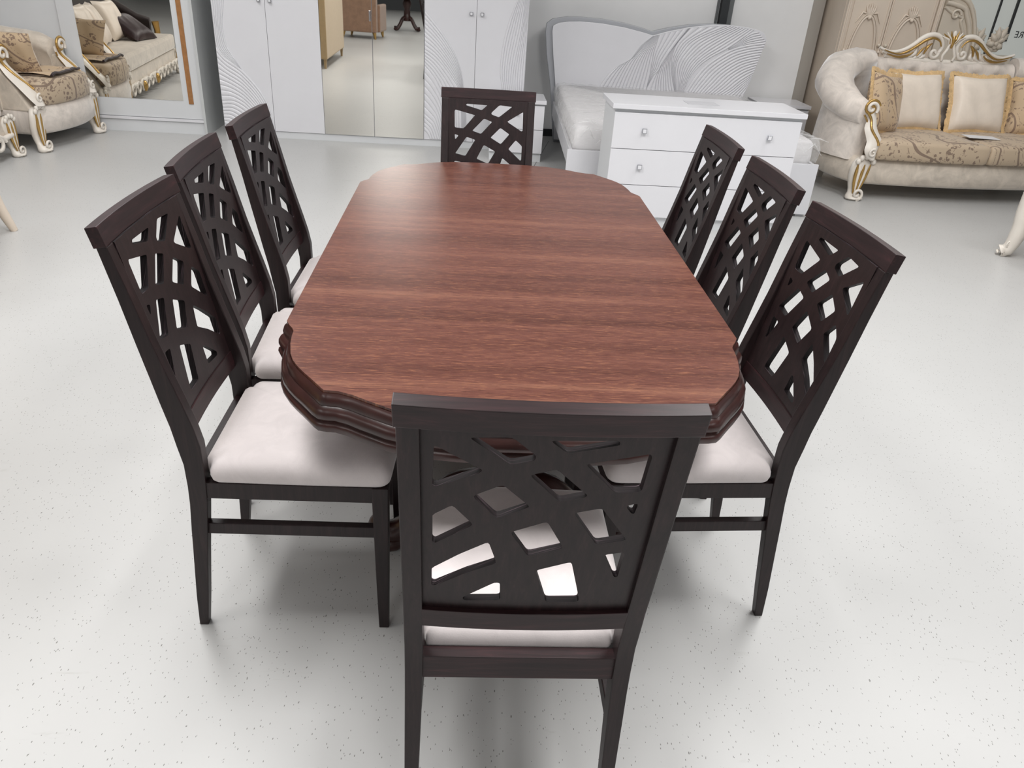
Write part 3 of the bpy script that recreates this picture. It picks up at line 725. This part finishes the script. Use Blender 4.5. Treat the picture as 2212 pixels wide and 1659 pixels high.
# ---- large cream sofa on the right
SYAW = radians(9)
so = thing('sofa', (3.68, 6.50, 0), SYAW, 'cream velvet sofa with rolled arms and gilded carved crest', 'sofa')
def bowl(x, hw): return -.085 * (1 - (x / hw) ** 2)
def base_ring(hw, d, z, g=0, sx=1.0, wide=1.10):
    P = [( -hw * sx + 2 * hw * sx * i / 14, bowl(-hw + 2 * hw * i / 14, hw) - g) for i in range(15)]
    w2 = hw * sx * wide
    return [(x, y, z) for x, y in round_poly(P + [(w2 + g, .30), (w2 + g, d * .75), (w2 * .9, d), (-w2 * .9, d), (-w2 - g, d * .75), (-w2 - g, .30)], .10, 4)]
obj('base', B().loft([base_ring(1.02, .82, .125, -.03), base_ring(1.03, .84, .15, 0), base_ring(1.03, .84, .24, .012), base_ring(1.03, .84, .30, .004), base_ring(1.0, .84, .335, -.01)]), M['velvet_t'], so, angle=70)
for s in (-1, 1):
    xs = sorted((s * .004, s * .935))
    P = []
    N = 8
    P = [(xs[0] + (xs[1] - xs[0]) * i / N, -.055 + bowl(xs[0] + (xs[1] - xs[0]) * i / N, 1.03)) for i in range(N + 1)] + [(xs[1], .60), (xs[0], .60)]
    P = round_poly(P, .03, 3); cx = sum(xs) / 2
    def rg(sc, z): return [(cx + (x - cx) * sc, .27 + (y - .27) * sc, z) for x, y in P]
    obj('seat_cushion', B().loft([rg(.97, .337), rg(1.0, .35), rg(1.004, .40), rg(1.0, .455), rg(.985, .475), rg(.94, .485), rg(.6, .497), rg(.1, .50)]), M['brocade'], so, angle=70)
for s in (-1, 1):
    st_ = [(s * 1.02, .10, s * 1, -.15, .74, .085), (s * 1.08, .24, s * 1, .0, .80, .110), (s * 1.12, .40, s * 1, .12, .89, .135), (s * 1.10, .57, s * 1, .45, .985, .15), (s * 1.0, .71, s * .7, .8, 1.055, .15), (s * .84, .79, s * .35, 1, 1.085, .13), (s * .68, .81, s * .12, 1, 1.07, .10)]
    rolled(st_, .30, 'arm', M['velvet'], so, outer=.06)
    arm_front([(s * 1.03, .70, .05, .05), (s * .995, .63, .04, .04), (s * 1.0, .56, .055, .01), (s * .965, .47, .065, -.03), (s * .985, .40, .055, -.05), (s * .965, .335, .03, -.055)], so, .0, 1.15)
    carved_leg(s * .985, .035, so, .335, 1.55, .02, s)
for s in (-1, 1):
    obj('leg', B().loft([[(s * .9 + .02 * a, .78 + .02 * c, 0) for a, c in ((-1, -1), (1, -1), (1, 1), (-1, 1))], [(s * .9 + .035 * a, .78 + .035 * c, .13) for a, c in ((-1, -1), (1, -1), (1, 1), (-1, 1))]]), M['carve'], so)
BT = [(-.50, .90), (-.30, .90), (-.10, .90), (.10, .90), (.30, .90), (.50, .90), (-.40, .74), (-.2, .74), (0, .74), (.2, .74), (.4, .74), (-.5, .60), (-.3, .6), (-.1, .6), (.1, .6), (.3, .6), (.5, .6)]
def back_surf(u, v):
    x = -.66 + 1.32 * u; z = .46 + .56 * v
    d = .060 * (max(0, 1 - (2 * v - 1) ** 6)) ** .5 + .008 * cos(2 * pi * (x + .1) / .2) * (1 if z > .9 else .35)
    for bx, bz in BT: d -= .040 * math.exp(-((x - bx) ** 2 + (z - bz) ** 2) / .0022)
    return (x, .745 + .06 * v - d, z)
obj('tufted_back', B().grid(back_surf, 88, 36).box(-.66, .66, .80, .86, .30, 1.0), M['velvet'], so, angle=80)
for bx, bz in BT[:11]:
    v = (bz - .46) / .56; obj('button', B().ball((bx, .745 + .06 * v - .028, bz), .008, .006, .008, 8), M['chrome'], so)
# crest
def crest():
    w_ = B(); g = B(); y = .80; K = 1.3
    X = lambda L: [(x * .86, z + .045) for x, z in L]
    for s in (-1, 1):
        def wt(L, n, a, b_, c, dy=0): w_.tube([(s * x, y + dy, z) for x, z in catmull(X(L), n)], [K * q for q in taper(n, a, b_, c)], 8)
        def gt(L, n, a, b_, c, dy=-.03): g.tube([(s * x, y + dy, z) for x, z in catmull(X(L), n)], [K * q for q in taper(n, a, b_, c)], 7)
        wt([(.74, 1.05), (.62, 1.02), (.50, 1.035), (.40, 1.08), (.315, 1.14), (.22, 1.17), (.13, 1.155), (.085, 1.10), (.09, 1.05), (.12, 1.02)], 40, .008, .018, .012, -.01)
        wt([(.70, 1.02), (.58, .99), (.46, .995), (.38, 1.03)], 20, .006, .014, .008, -.012)
        wt([(.66, .99), (.5, .975), (.36, .965), (.22, .96), (.1, .955), (0, .955)], 14, .012, .022, .022)
        w_.tube([(s * p[0], p[1], p[2]) for p in spiral((.135, 1.075), .046, .008, pi * .9, pi * 3.1, 26, y - .02)], .014, 8)
        for (x0, z0, x1, z1) in ((.42, .985, .345, 1.07), (.36, .98, .29, 1.06), (.50, .985, .43, 1.045), (.30, .98, .26, 1.05), (.56, .985, .51, 1.03)):
            wt([(x0, z0), ((x0 + x1) / 2 - .025, (z0 + z1) / 2 - .01), (x1, z1)], 10, .008, .014, .004, -.012)
        gt([(.70, 1.035), (.56, 1.008), (.46, 1.03), (.37, 1.08), (.30, 1.122), (.22, 1.146), (.145, 1.128), (.11, 1.085)], 34, .003, .010, .004, -.036)
        gt([(.66, 1.005), (.54, .985), (.44, 1.0), (.385, 1.03)], 14, .003, .009, .003)
        gt([(.27, 1.02), (.25, 1.075), (.21, 1.105)], 10, .004, .011, .003)
        gt([(.34, 1.0), (.31, 1.045), (.275, 1.075)], 10, .003, .008, .003)
        for k in range(4):
            a = .25 + .40 * k
            (w_ if k % 2 else g).tube([(s * .010 * k, y - .03, 1.15), (s * (.010 + .035 * sin(a)), y - .038, 1.19), (s * (.012 + .10 * sin(a)), y - .03, 1.205 + .050 * cos(a))], [.008, .014, .003], 7)
        w_.tube([(s * .05, y - .03, 1.02), (s * .058, y - .034, 1.06), (s * .03, y - .034, 1.11), (s * .018, y - .03, 1.16)], [.011, .013, .013, .008], 7)
    g.tube([(0, y - .034, 1.12), (0, y - .042, 1.18), (0, y - .034, 1.24)], [.008, .016, .004], 7)
    w_.ball((0, y - .03, 1.225), .018, .014, .034)
    return w_, g
cw, cg = crest()
cr = obj('crest', cw, M['carve'], so, angle=70); obj('gilding', cg, M['gold'], cr, angle=70)
def on_sofa(x, y, z=0):
    c, s = cos(SYAW), sin(SYAW); return (3.68 + c * x - s * y, 6.50 + s * x + c * y, z)
pillow('cushion', on_sofa(-.345, .45, .495), (radians(-20), radians(0), SYAW + radians(4)), .50, .46, .17, M['satin'], 'cream satin cushion with gold fringe, left of the two on the sofa', M['fringe'], group='satin cushions on the sofa')
pillow('cushion', on_sofa(.235, .45, .495), (radians(-20), radians(0), SYAW - radians(3)), .50, .46, .17, M['satin'], 'cream satin cushion with gold fringe, directly behind the paper card', M['fringe'], group='satin cushions on the sofa')
pillow('cushion', on_sofa(-.775, .22, .492), (radians(-14), radians(8), SYAW + radians(30)), .46, .46, .15, M['brocade_p'], 'floral brocade cushion leaning inside the left sofa arm', M['fringe'], group='brocade cushions on the sofa')
pillow('cushion', on_sofa(.74, .38, .492), (radians(-20), radians(-4), SYAW - radians(28)), .46, .46, .15, M['brocade_p'], 'floral brocade cushion right of the satin cushions, cut by the photo edge', M['fringe'], group='brocade cushions on the sofa')
card = obj('paper_card', B().box(-.13, .13, -.07, .07, 0, .002), M['paper']); card.location = on_sofa(.10, .17, .502); card.rotation_euler = (0, 0, SYAW - .15)
tag(card, 'white paper card lying on the brocade sofa seat', 'card')

# ---- cream carved wardrobe, headboard and ornament behind the sofa
cw_ = thing('carved_wardrobe', (3.1, 8.0, 0), radians(5), 'cream wardrobe with carved oval door panels behind the sofa', 'wardrobe')
obj('body', B().box(-.25, .665, .03, .60, 0, 2.2), M['cream'], cw_, bevel=.002)
for x0, x1, cx in ((-.245, -.205, 0), (.620, .665, 0)):
    obj('pilaster', B().box(x0, x1, -.01, .029, 0, 2.2).tube([((x0 + x1) / 2, -.012, 0), ((x0 + x1) / 2, -.012, 2.2)], .008, 8), M['cream'], cw_, bevel=.002)
for x0, x1 in ((-.200, .172), (.178, .615)):
    d = obj('door', B().box(x0, x1, .004, .029, .08, 2.15), M['cream'], cw_, bevel=.002)
    cx = (x0 + x1) / 2; rx = (x1 - x0) * .34; cz = .86; rz = .44; b = B()
    for off, r in ((0, .011), (.022, .006)):
        b.tube([(cx + (rx + off) * cos(2 * pi * k / 48), -.002, cz + (rz + off) * sin(2 * pi * k / 48)) for k in range(49)], r, 8)
    b.ball((cx, -.012, cz + rz - .015), .016); b.ball((cx - rx - .045, -.008, cz + .14), .014); b.ball((cx + rx + .045, -.008, cz + .14), .014)
    for q in range(-2, 3): b.tube([(cx + .006 * q, 0, cz + rz), (cx + .018 * q, -.008, cz + rz + .05), (cx + .022 * q, -.002, cz + rz + .11 - .012 * abs(q))], [.010, .011, .004], 7)
    for s in (-1, 1): b.tube([(cx + s * .02, 0, cz + rz + .02), (cx + s * .07, -.004, cz + rz + .03), (cx + s * .12, 0, cz + rz - .06)], [.008, .009, .003], 7)
    b.box(x0 + .012, x0 + .022, -.003, .005, .12, 2.1).box(x1 - .022, x1 - .012, -.003, .005, .12, 2.1)
    obj('carving', b, M['cream'], d, angle=60)
    obj('knob', B().ball((x1 - .03 if x0 < 0 else x0 + .03, -.018, 1.06), .015).tube([((x1 - .03 if x0 < 0 else x0 + .03), .004, 1.06), ((x1 - .03 if x0 < 0 else x0 + .03), -.012, 1.06)], .006, 6), M['cream2'], d)
ch = thing('carved_headboard', (4.3, 8.1, 0), radians(5), 'cream arched headboard with stepped mouldings beside the carved wardrobe', 'headboard')
HP = [(-.52, 0), (-.52, 1.62), (-.43, 1.56), (-.36, 1.52), (-.30, 1.50), (-.25, 1.45), (-.21, 1.40), (-.17, 1.32), (-.14, 1.24), (-.115, 1.15), (-.105, 1.05), (-.10, .9), (-.10, 0)]
obj('panel', B().prism(HP, 0, .05, 'y'), M['cream2'], ch, bevel=.004)
b = B()
for off, r in ((.02, .018), (.085, .022), (.16, .014)):
    pts = catmull([(-.52, 1.50 - off * .5), (-.43, 1.53 - off), (-.33, 1.50 - off * 1.0), (-.25 - off * .5, 1.43 - off * .8), (-.18 - off * .6, 1.31 - off * .6), (-.135 - off * .7, 1.18 - off * .4), (-.12 - off * .75, 1.0), (-.12 - off * .75, .6)], 34)
    b.tube([(x, -.004, z) for x, z in pts], r, 8)
b.tube(spiral((-.40, 1.36), .05, .01, 0, 2.2 * pi, 22, -.012), .012, 7)
obj('carving', b, M['cream2'], ch, angle=70)
ro = thing('carved_ornament', (4.425, 8.28, 0), radians(5), 'cream carved rose and leaf ornament in front of the frosted window', 'ornament')
obj('stand', B().box(-.30, .24, -.03, .05, 0, 1.03), M['cream2'], ro, bevel=.004)
rr = random.Random(5)
for cx, cz in ((-.19, 1.11), (.035, 1.13)):
    b = B()
    for ring, (n, rad) in enumerate(((1, 0), (5, .028), (8, .052))):
        for k in range(n):
            a = 2 * pi * k / n + ring; b.ball((cx + rad * cos(a), -.04 + .012 * ring, cz + rad * sin(a)), .024 + .006 * ring, .014, .022 + .004 * ring, 8)
    obj('rose', b, M['cream2'], ro, angle=60)
    b = B()
    for a, l in ((.7, .14), (1.1, .17), (1.6, .15), (2.2, .11), (3.2, .09), (5.8, .09)):
        dx, dz = cos(a), sin(a); pts = [(cx + dx * t * l, -.02 - .01 * sin(3 * t), cz + dz * t * l) for t in (.2, .45, .7, 1.0)]
        b.tube(pts, [.018, .034, .026, .006], 6)
        for t in (.45, .65): 
            for s in (-1, 1): b.tube([(cx + dx * t * l, -.02, cz + dz * t * l), (cx + dx * (t + .14) * l - s * dz * .04, -.02, cz + dz * (t + .14) * l + s * dx * .04)], [.012, .002], 6)
    obj('leaf_spray', b, M['cream2'], ro, angle=60)

# ---- cream coffee table at the right edge
ct = thing('coffee_table', (3.70, 4.92, 0), radians(12), 'cream carved coffee table cut off by the right edge of the photo', 'table')
def cabriole(x, y, sx, sy, h, parent, mat, s=1.0, rm=1.55):
    pts = catmull([(.055, .012), (.035, .03), (.012, .075), (.0, .14), (-.004, .22), (.0, .30), (.0, h)], 24)
    rs = [.034, .040, .036, .032, .029, .027, .026, .026, .026, .027, .028, .029, .030, .031, .031, .032, .032, .033, .034, .034, .035, .035, .035, .035, .035]
    b = B().tube([(x + sx * o * s, y + sy * o * s, max(z, .0) + (.012 if z < .02 else 0)) for o, z in pts], [r * s * (rm if i > 4 else 1.2) for i, r in enumerate(rs)], 12)
    lg = obj('leg', b, mat, parent, angle=70)
    q = B()
    for k in range(3): q.tube([(x + sx * (.075 - .02 * k) * s + (-sy) * t * .03, y + sy * (.075 - .02 * k) * s + sx * t * .03, .025 + .022 * k - .006 * t * t) for t in (-1, -.5, 0, .5, 1)], [.004, .010, .012, .010, .004], 6)
    q.tube([(x + sx * .045 * s + cos(a) * .028 * (1 - a / 16), y + sy * .045 * s - .034 * s, .085 + sin(a) * .028 * (1 - a / 16)) for a in [j * .4 for j in range(28)]], .006, 6)
    obj('carving', q, mat, lg, angle=70)
    return lg
for sx in (-1, 1):
    for sy in (-1, 1): cabriole(sx * .36, sy * .0 + (sy * .22 if sy > 0 else -.16), sx * .75, sy * .6, .43, ct, M['carve'], 1.05)
for y0, y1 in ((-.19, -.15), (.20, .24)):
    P = [(-.34, .30), (-.33, .19), (-.27, .175), (-.2, .22), (0, .25), (.2, .22), (.27, .175), (.33, .19), (.34, .30), (.34, .42), (-.34, .42)]
    obj('apron', B().prism(P, y0, y1, 'y'), M['carve'], ct, bevel=.004)
obj('side_panel', B().box(-.325, .325, -.147, .197, .255, .42), M['tanpanel'], ct, bevel=.003)
obj('top', B().prism(round_poly([(-.36, -.28), (.46, -.28), (.46, .24), (-.36, .24)], .08, 5), .432, .465, 'z'), M['carve'], ct, bevel=.006)

# ---- cream armchair on the left
def to_world(o, x, y, z=0):
    c, s = cos(o.rotation_euler.z), sin(o.rotation_euler.z); return (o.location.x + c * x - s * y, o.location.y + s * x + c * y, z)
AY = radians(88)
ac = thing('armchair', (-3.80, 6.42, 0), AY, 'cream velvet armchair with brocade seat beside the sliding-door mirror', 'armchair')
obj('base', B().loft([[(x * .40 / 1.03, y, z) for x, y, z in base_ring(1.02, .72, .125, -.03, 1.0, 1.03)]] + [[(x * .41 / 1.03, y, z) for x, y, z in base_ring(1.03, .74, zz_, g, 1.0, 1.03)] for zz_, g in ((.15, 0), (.24, .012), (.30, .004))] + [[(x * .40 / 1.03, y, z) for x, y, z in base_ring(1.0, .74, .335, -.01, 1.0, 1.03)]]), M['velvet'], ac, angle=70)
P = round_poly([(-.335, -.04), (-.18, -.085), (0, -.10), (.18, -.085), (.335, -.04), (.335, .55), (-.335, .55)], .05, 4)
rg = lambda sc, z: [(x * sc, .22 + (y - .22) * sc, z) for x, y in P]
obj('seat_cushion', B().loft([rg(.96, .337), rg(1, .355), rg(1.015, .42), rg(1.0, .49), rg(.975, .51), rg(.92, .52), rg(.5, .53), rg(.1, .532)]), M['brocade'], ac, angle=70)
for s in (-1, 1):
    rolled([(s * .375, .24, s, -.1, .74, .085), (s * .385, .34, s, .0, .785, .09), (s * .385, .46, s, .1, .80, .09), (s * .37, .58, s, .5, .81, .09), (s * .32, .68, s * .6, .8, .83, .095), (s * .17, .73, s * .2, 1, .85, .09), (s * .0, .74, s * .05, 1, .855, .085)], .30, 'arm', M['velvet_t'], ac, inner=.06)
    arm_front([(s * .375, .69, .06, .20), (s * .37, .63, .05, .19), (s * .375, .56, .07, .13), (s * .365, .48, .078, .06), (s * .37, .41, .07, .0), (s * .365, .345, .045, -.035)], ac, .0, 1.15)
    obj('arm_side', B().prism([(.0, .30), (.40, .30), (.40, .66), (.22, .62), (.12, .50)], s * .34, s * .42, 'x'), M['velvet_t'], ac, bevel=.012)
    carved_leg(s * .375, .03, ac, .335, 1.3, .02, s)
    obj('leg', B().loft([[(s * .33 + .02 * a, .68 + .02 * c, 0) for a, c in ((-1, -1), (1, -1), (1, 1), (-1, 1))], [(s * .33 + .035 * a, .68 + .035 * c, .13) for a, c in ((-1, -1), (1, -1), (1, 1), (-1, 1))]]), M['carve'], ac)
pillow('cushion', (-4.06, 6.335, .534), (radians(24), radians(3), radians(6)), .36, .34, .13, M['brocade_p'], 'floral brocade cushion leaning inside the cream armchair', None)
dt = thing('folded_throw', to_world(ac, .03, .12, .533), AY + .1, 'brown-edged folded brocade cloth on the armchair seat', 'cloth')
rr = random.Random(9)
def clothf(u, v): 
    return ((u - .5) * .46, (v - .5) * .30, .006 + .014 * abs(sin(7 * u + 3 * v)) + .006 * sin(17 * u))
obj('cloth', B().grid(clothf, 30, 16).grid(lambda u, v: (clothf(u, v)[0], clothf(u, v)[1], 0.002), 30, 16), M['brocade_p'], dt, angle=80)
for e in (0, 1):
    ed = B().tube([(clothf(i / 30, e)[0], clothf(i / 30, e)[1] - .004 + .008 * e, clothf(i / 30, e)[2]) for i in range(31)], .011, 7)
    obj('border', ed, M['plum'], dt, angle=70)

# ---- dark sofa the mirror shows, standing left of the frame beside the armchair
DY = radians(88)
dk = thing('carved_sofa', (-3.94, 4.90, 0), DY, 'black-backed carved sofa with cream seat, reflected in the sliding-door mirror', 'sofa')
obj('base', B().box(-1.63, .93, .0, .80, .16, .30), M['velvet_t'], dk, bevel=.01)
obj('seat_cushion', B().box(-1.58, .86, -.02, .66, .302, .47), M['velvet_t'], dk, bevel=.035)
obj('back', B().prism([(.66, .30), (.80, .30), (.98, 1.36), (.91, 1.40), (.85, 1.36)], -1.65, .95, 'x'), M['darkvelvet'], dk, bevel=.02)
for s, e in ((-1, .70), (1, 0)):
    rolled([(s * (.95 + e), .26, s, 0, .64, .05), (s * (.96 + e), .4, s, 0, .68, .06), (s * (.97 + e), .6, s, 0, .80, .07), (s * (.97 + e), .8, s, .3, .92, .08)], .16, 'arm', M['darkvelvet'], dk, inner=.05, outer=.03)
    b = B().tube([(s * (.95 + e), .20, .60), (s * (.955 + e), .19, .50), (s * (.94 + e), .19, .36), (s * (.93 + e), .20, .25)], [.045, .036, .034, .03], 10)
    obj('arm_facing', b, M['gold'], dk, angle=70)
    carved_leg(s * (.90 + e), .02, dk, .30, 1.15, .03, s)
ap = B()
for k in range(12):
    x = -1.48 + .2 * k
    ap.tube([(x + .085 * cos(a) * (1 - a / 14), -.03, .135 + .05 * sin(a)) for a in [j * .4 for j in range(22)]], .014, 7)
ap.tube([(-1.6 + 2.5 * i / 20, -.02, .165 + .012 * sin(i * 1.9)) for i in range(21)], .02, 8)
obj('carved_apron', ap, M['carve'], dk, angle=70)
obj('gilding', B().ball((-.3, -.045, .12), .045, .03, .055).ball((.3, -.045, .12), .045, .03, .055), M['gold'], dk)
for x, y, r, tz, m_, lab in ((-.62, .34, -26, 10, 'satin', 'cream satin cushion on the black-backed sofa, nearest the viewer in the mirror'),
                        (-.10, .36, -26, -8, 'satin', 'cream satin cushion in the middle of the black-backed sofa'),
                        (.34, .36, -24, 5, 'satin', 'cream satin cushion on the black-backed sofa, next to the armchair'),
                        (-.72, .10, -58, 15, 'plum', 'dark plum cushion lying low on the black-backed sofa')):
    pillow('cushion', to_world(dk, x, y, .478), (radians(r), 0, DY + radians(tz)), .46, .44, .15, M[m_], lab, None, group='cushions on the black-backed sofa' if m_ == 'satin' else None)

# ---- cream table whose legs just enter at the left edge
lt_ = thing('cream_table', (-3.05, 3.53, 0), radians(29), 'cream table with cabriole legs, only one foot entering at the left edge', 'table')
for x, y in ((.36, .51), (.30, -.51), (-.36, .51), (-.36, -.51)):
    sx = 1 if x > 0 else -1
    pts = catmull([(.06, .0), (.045, .05), (.015, .16), (-.005, .28), (-.01, .40)], 14)
    obj('leg', B().tube([(x + sx * o, y + (.3 * o if y > 0 else -.3 * o), z) for o, z in pts], [.019 + .0016 * i for i in range(15)], 12), M['cream'], lt_, angle=70)
obj('top', B().prism(round_poly([(-.38, -.56), (.38, -.56), (.38, .56), (-.38, .56)], .08, 5), .400, .435, 'z'), M['cream'], lt_, bevel=.006)

# ---- pieces behind the viewer that the wardrobe mirrors show
tn = thing('tan_sofa', (-2.62, 1.30, 0), radians(94), 'tan sofa whose flat back the wardrobe mirror shows', 'sofa')
obj('back', B().box(-.80, .95, -.44, -.30, .13, .98), M['tan'], tn, bevel=.015)
obj('seat', B().box(-.78, .93, -.298, .40, .13, .46), M['tan'], tn, bevel=.03)
for x in (-.76, .90):
    for y in (-.40, .36):
        obj('leg', B().loft([[(x + .014 * a, y + .014 * c, 0) for a, c in ((-1, -1), (1, -1), (1, 1), (-1, 1))], [(x + .022 * a, y + .022 * c, .13) for a, c in ((-1, -1), (1, -1), (1, 1), (-1, 1))]]), M['tan'], tn)
bn = thing('brown_armchair', (-2.05, -2.52, 0), radians(12), 'brown velvet armchair with gilt feet, reflected in the wardrobe mirror', 'armchair')
obj('back', B().box(-.36, .36, -.16, .0, .12, .98), M['brown'], bn, bevel=.03)
obj('seat', B().box(-.30, .30, -.72, -.165, .12, .46), M['brown'], bn, bevel=.03)
for s in (-1, 1):
    x0, x1 = sorted((s * .305, s * .40))
    obj('arm', B().box(x0, x1, -.74, -.165, .12, .62), M['brown'], bn, bevel=.03)
    for y in (-.04, -.68):
        obj('leg', B().loft([[(s * .33 + .018 * cos(k), y + .018 * sin(k), 0) for k in (0, 1.57, 3.14, 4.71)], [(s * .31 + .04 * cos(k), y + .04 * sin(k), .12) for k in (0, 1.57, 3.14, 4.71)]]), M['gold'], bn)
pt = thing('pedestal_table', (-1.08, -5.0, 0), 0, 'dark round pedestal table reflected in the wardrobe mirror', 'table')
obj('top', B().lathe([(.0, .735), (.5, .735), (.52, .75), (.51, .775), (.0, .775)], 40), M['mould'], pt, angle=40)
obj('column', B().lathe([(.0, .20), (.09, .20), (.10, .26), (.075, .32), (.07, .45), (.10, .55), (.085, .62), (.06, .66), (.12, .733), (.0, .733)], 24), M['mould'], pt, angle=50)
for k in range(4):
    a = pi / 4 + k * pi / 2
    pts = catmull([(.05, .27), (.14, .24), (.22, .13), (.30, .05), (.36, .035), (.40, .05)], 16)
    obj('leg', B().tube([(r * cos(a), r * sin(a), z) for r, z in pts], taper(16, .042, .036, .026), 10), M['mould'], pt, angle=70)

# ------------------------------------------------------------------ light
def area(name, loc, size, size_y, energy, rot=(0, 0, 0), color=(1, 1, 1), spread=None):
    d = bpy.data.lights.new(name, 'AREA'); d.shape = 'RECTANGLE'; d.size = size; d.size_y = size_y; d.energy = energy; d.color = color
    o = bpy.data.objects.new(name, d); COL.objects.link(o); o.location = loc; o.rotation_euler = rot
    return o
LAMPS = ((-1.35, 1.9, 150), (1.45, 1.9, 150), (-2.5, 4.4, 66), (2.6, 4.4, 70), (-4.6, 3.2, 30), (4.6, 3.2, 36), (3.5, 6.9, 26), (-3.1, 5.7, 22), (-4.6, -2.0, 60), (-1.5, -3.0, 60), (1.5, -3.0, 60), (4.6, -2.0, 60), (-1.5, -7.0, 60), (1.5, -7.0, 60))  # two lamps, near carved and sliding wardrobes, are unseen fill added to brighten them
for x, y, e in LAMPS:
    area('ceiling_and_fill_lamp', (x, y, 3.55), .9, 2.2, e, color=(1.0, .988, .978))
area('window_daylight', (10.6, .5, 2.0), 2.6, 12, 45, (0, radians(90), 0), (.93, .97, 1.0))
area('shopfront_daylight', (1.0, -11.6, 1.9), 12, 2.8, 40, (radians(90), 0, 0), (.95, .98, 1.0))
wd_ = bpy.data.worlds.new('world'); scene.world = wd_; wd_.use_nodes = True
bg = wd_.node_tree.nodes['Background']; bg.inputs[0].default_value = (.92, .96, 1.0, 1); bg.inputs[1].default_value = .045

vs = scene.view_settings
vs.view_transform = 'Standard'; vs.look = 'None'; vs.gamma = 1.0; vs.exposure = -0.36; vs.use_curve_mapping = False
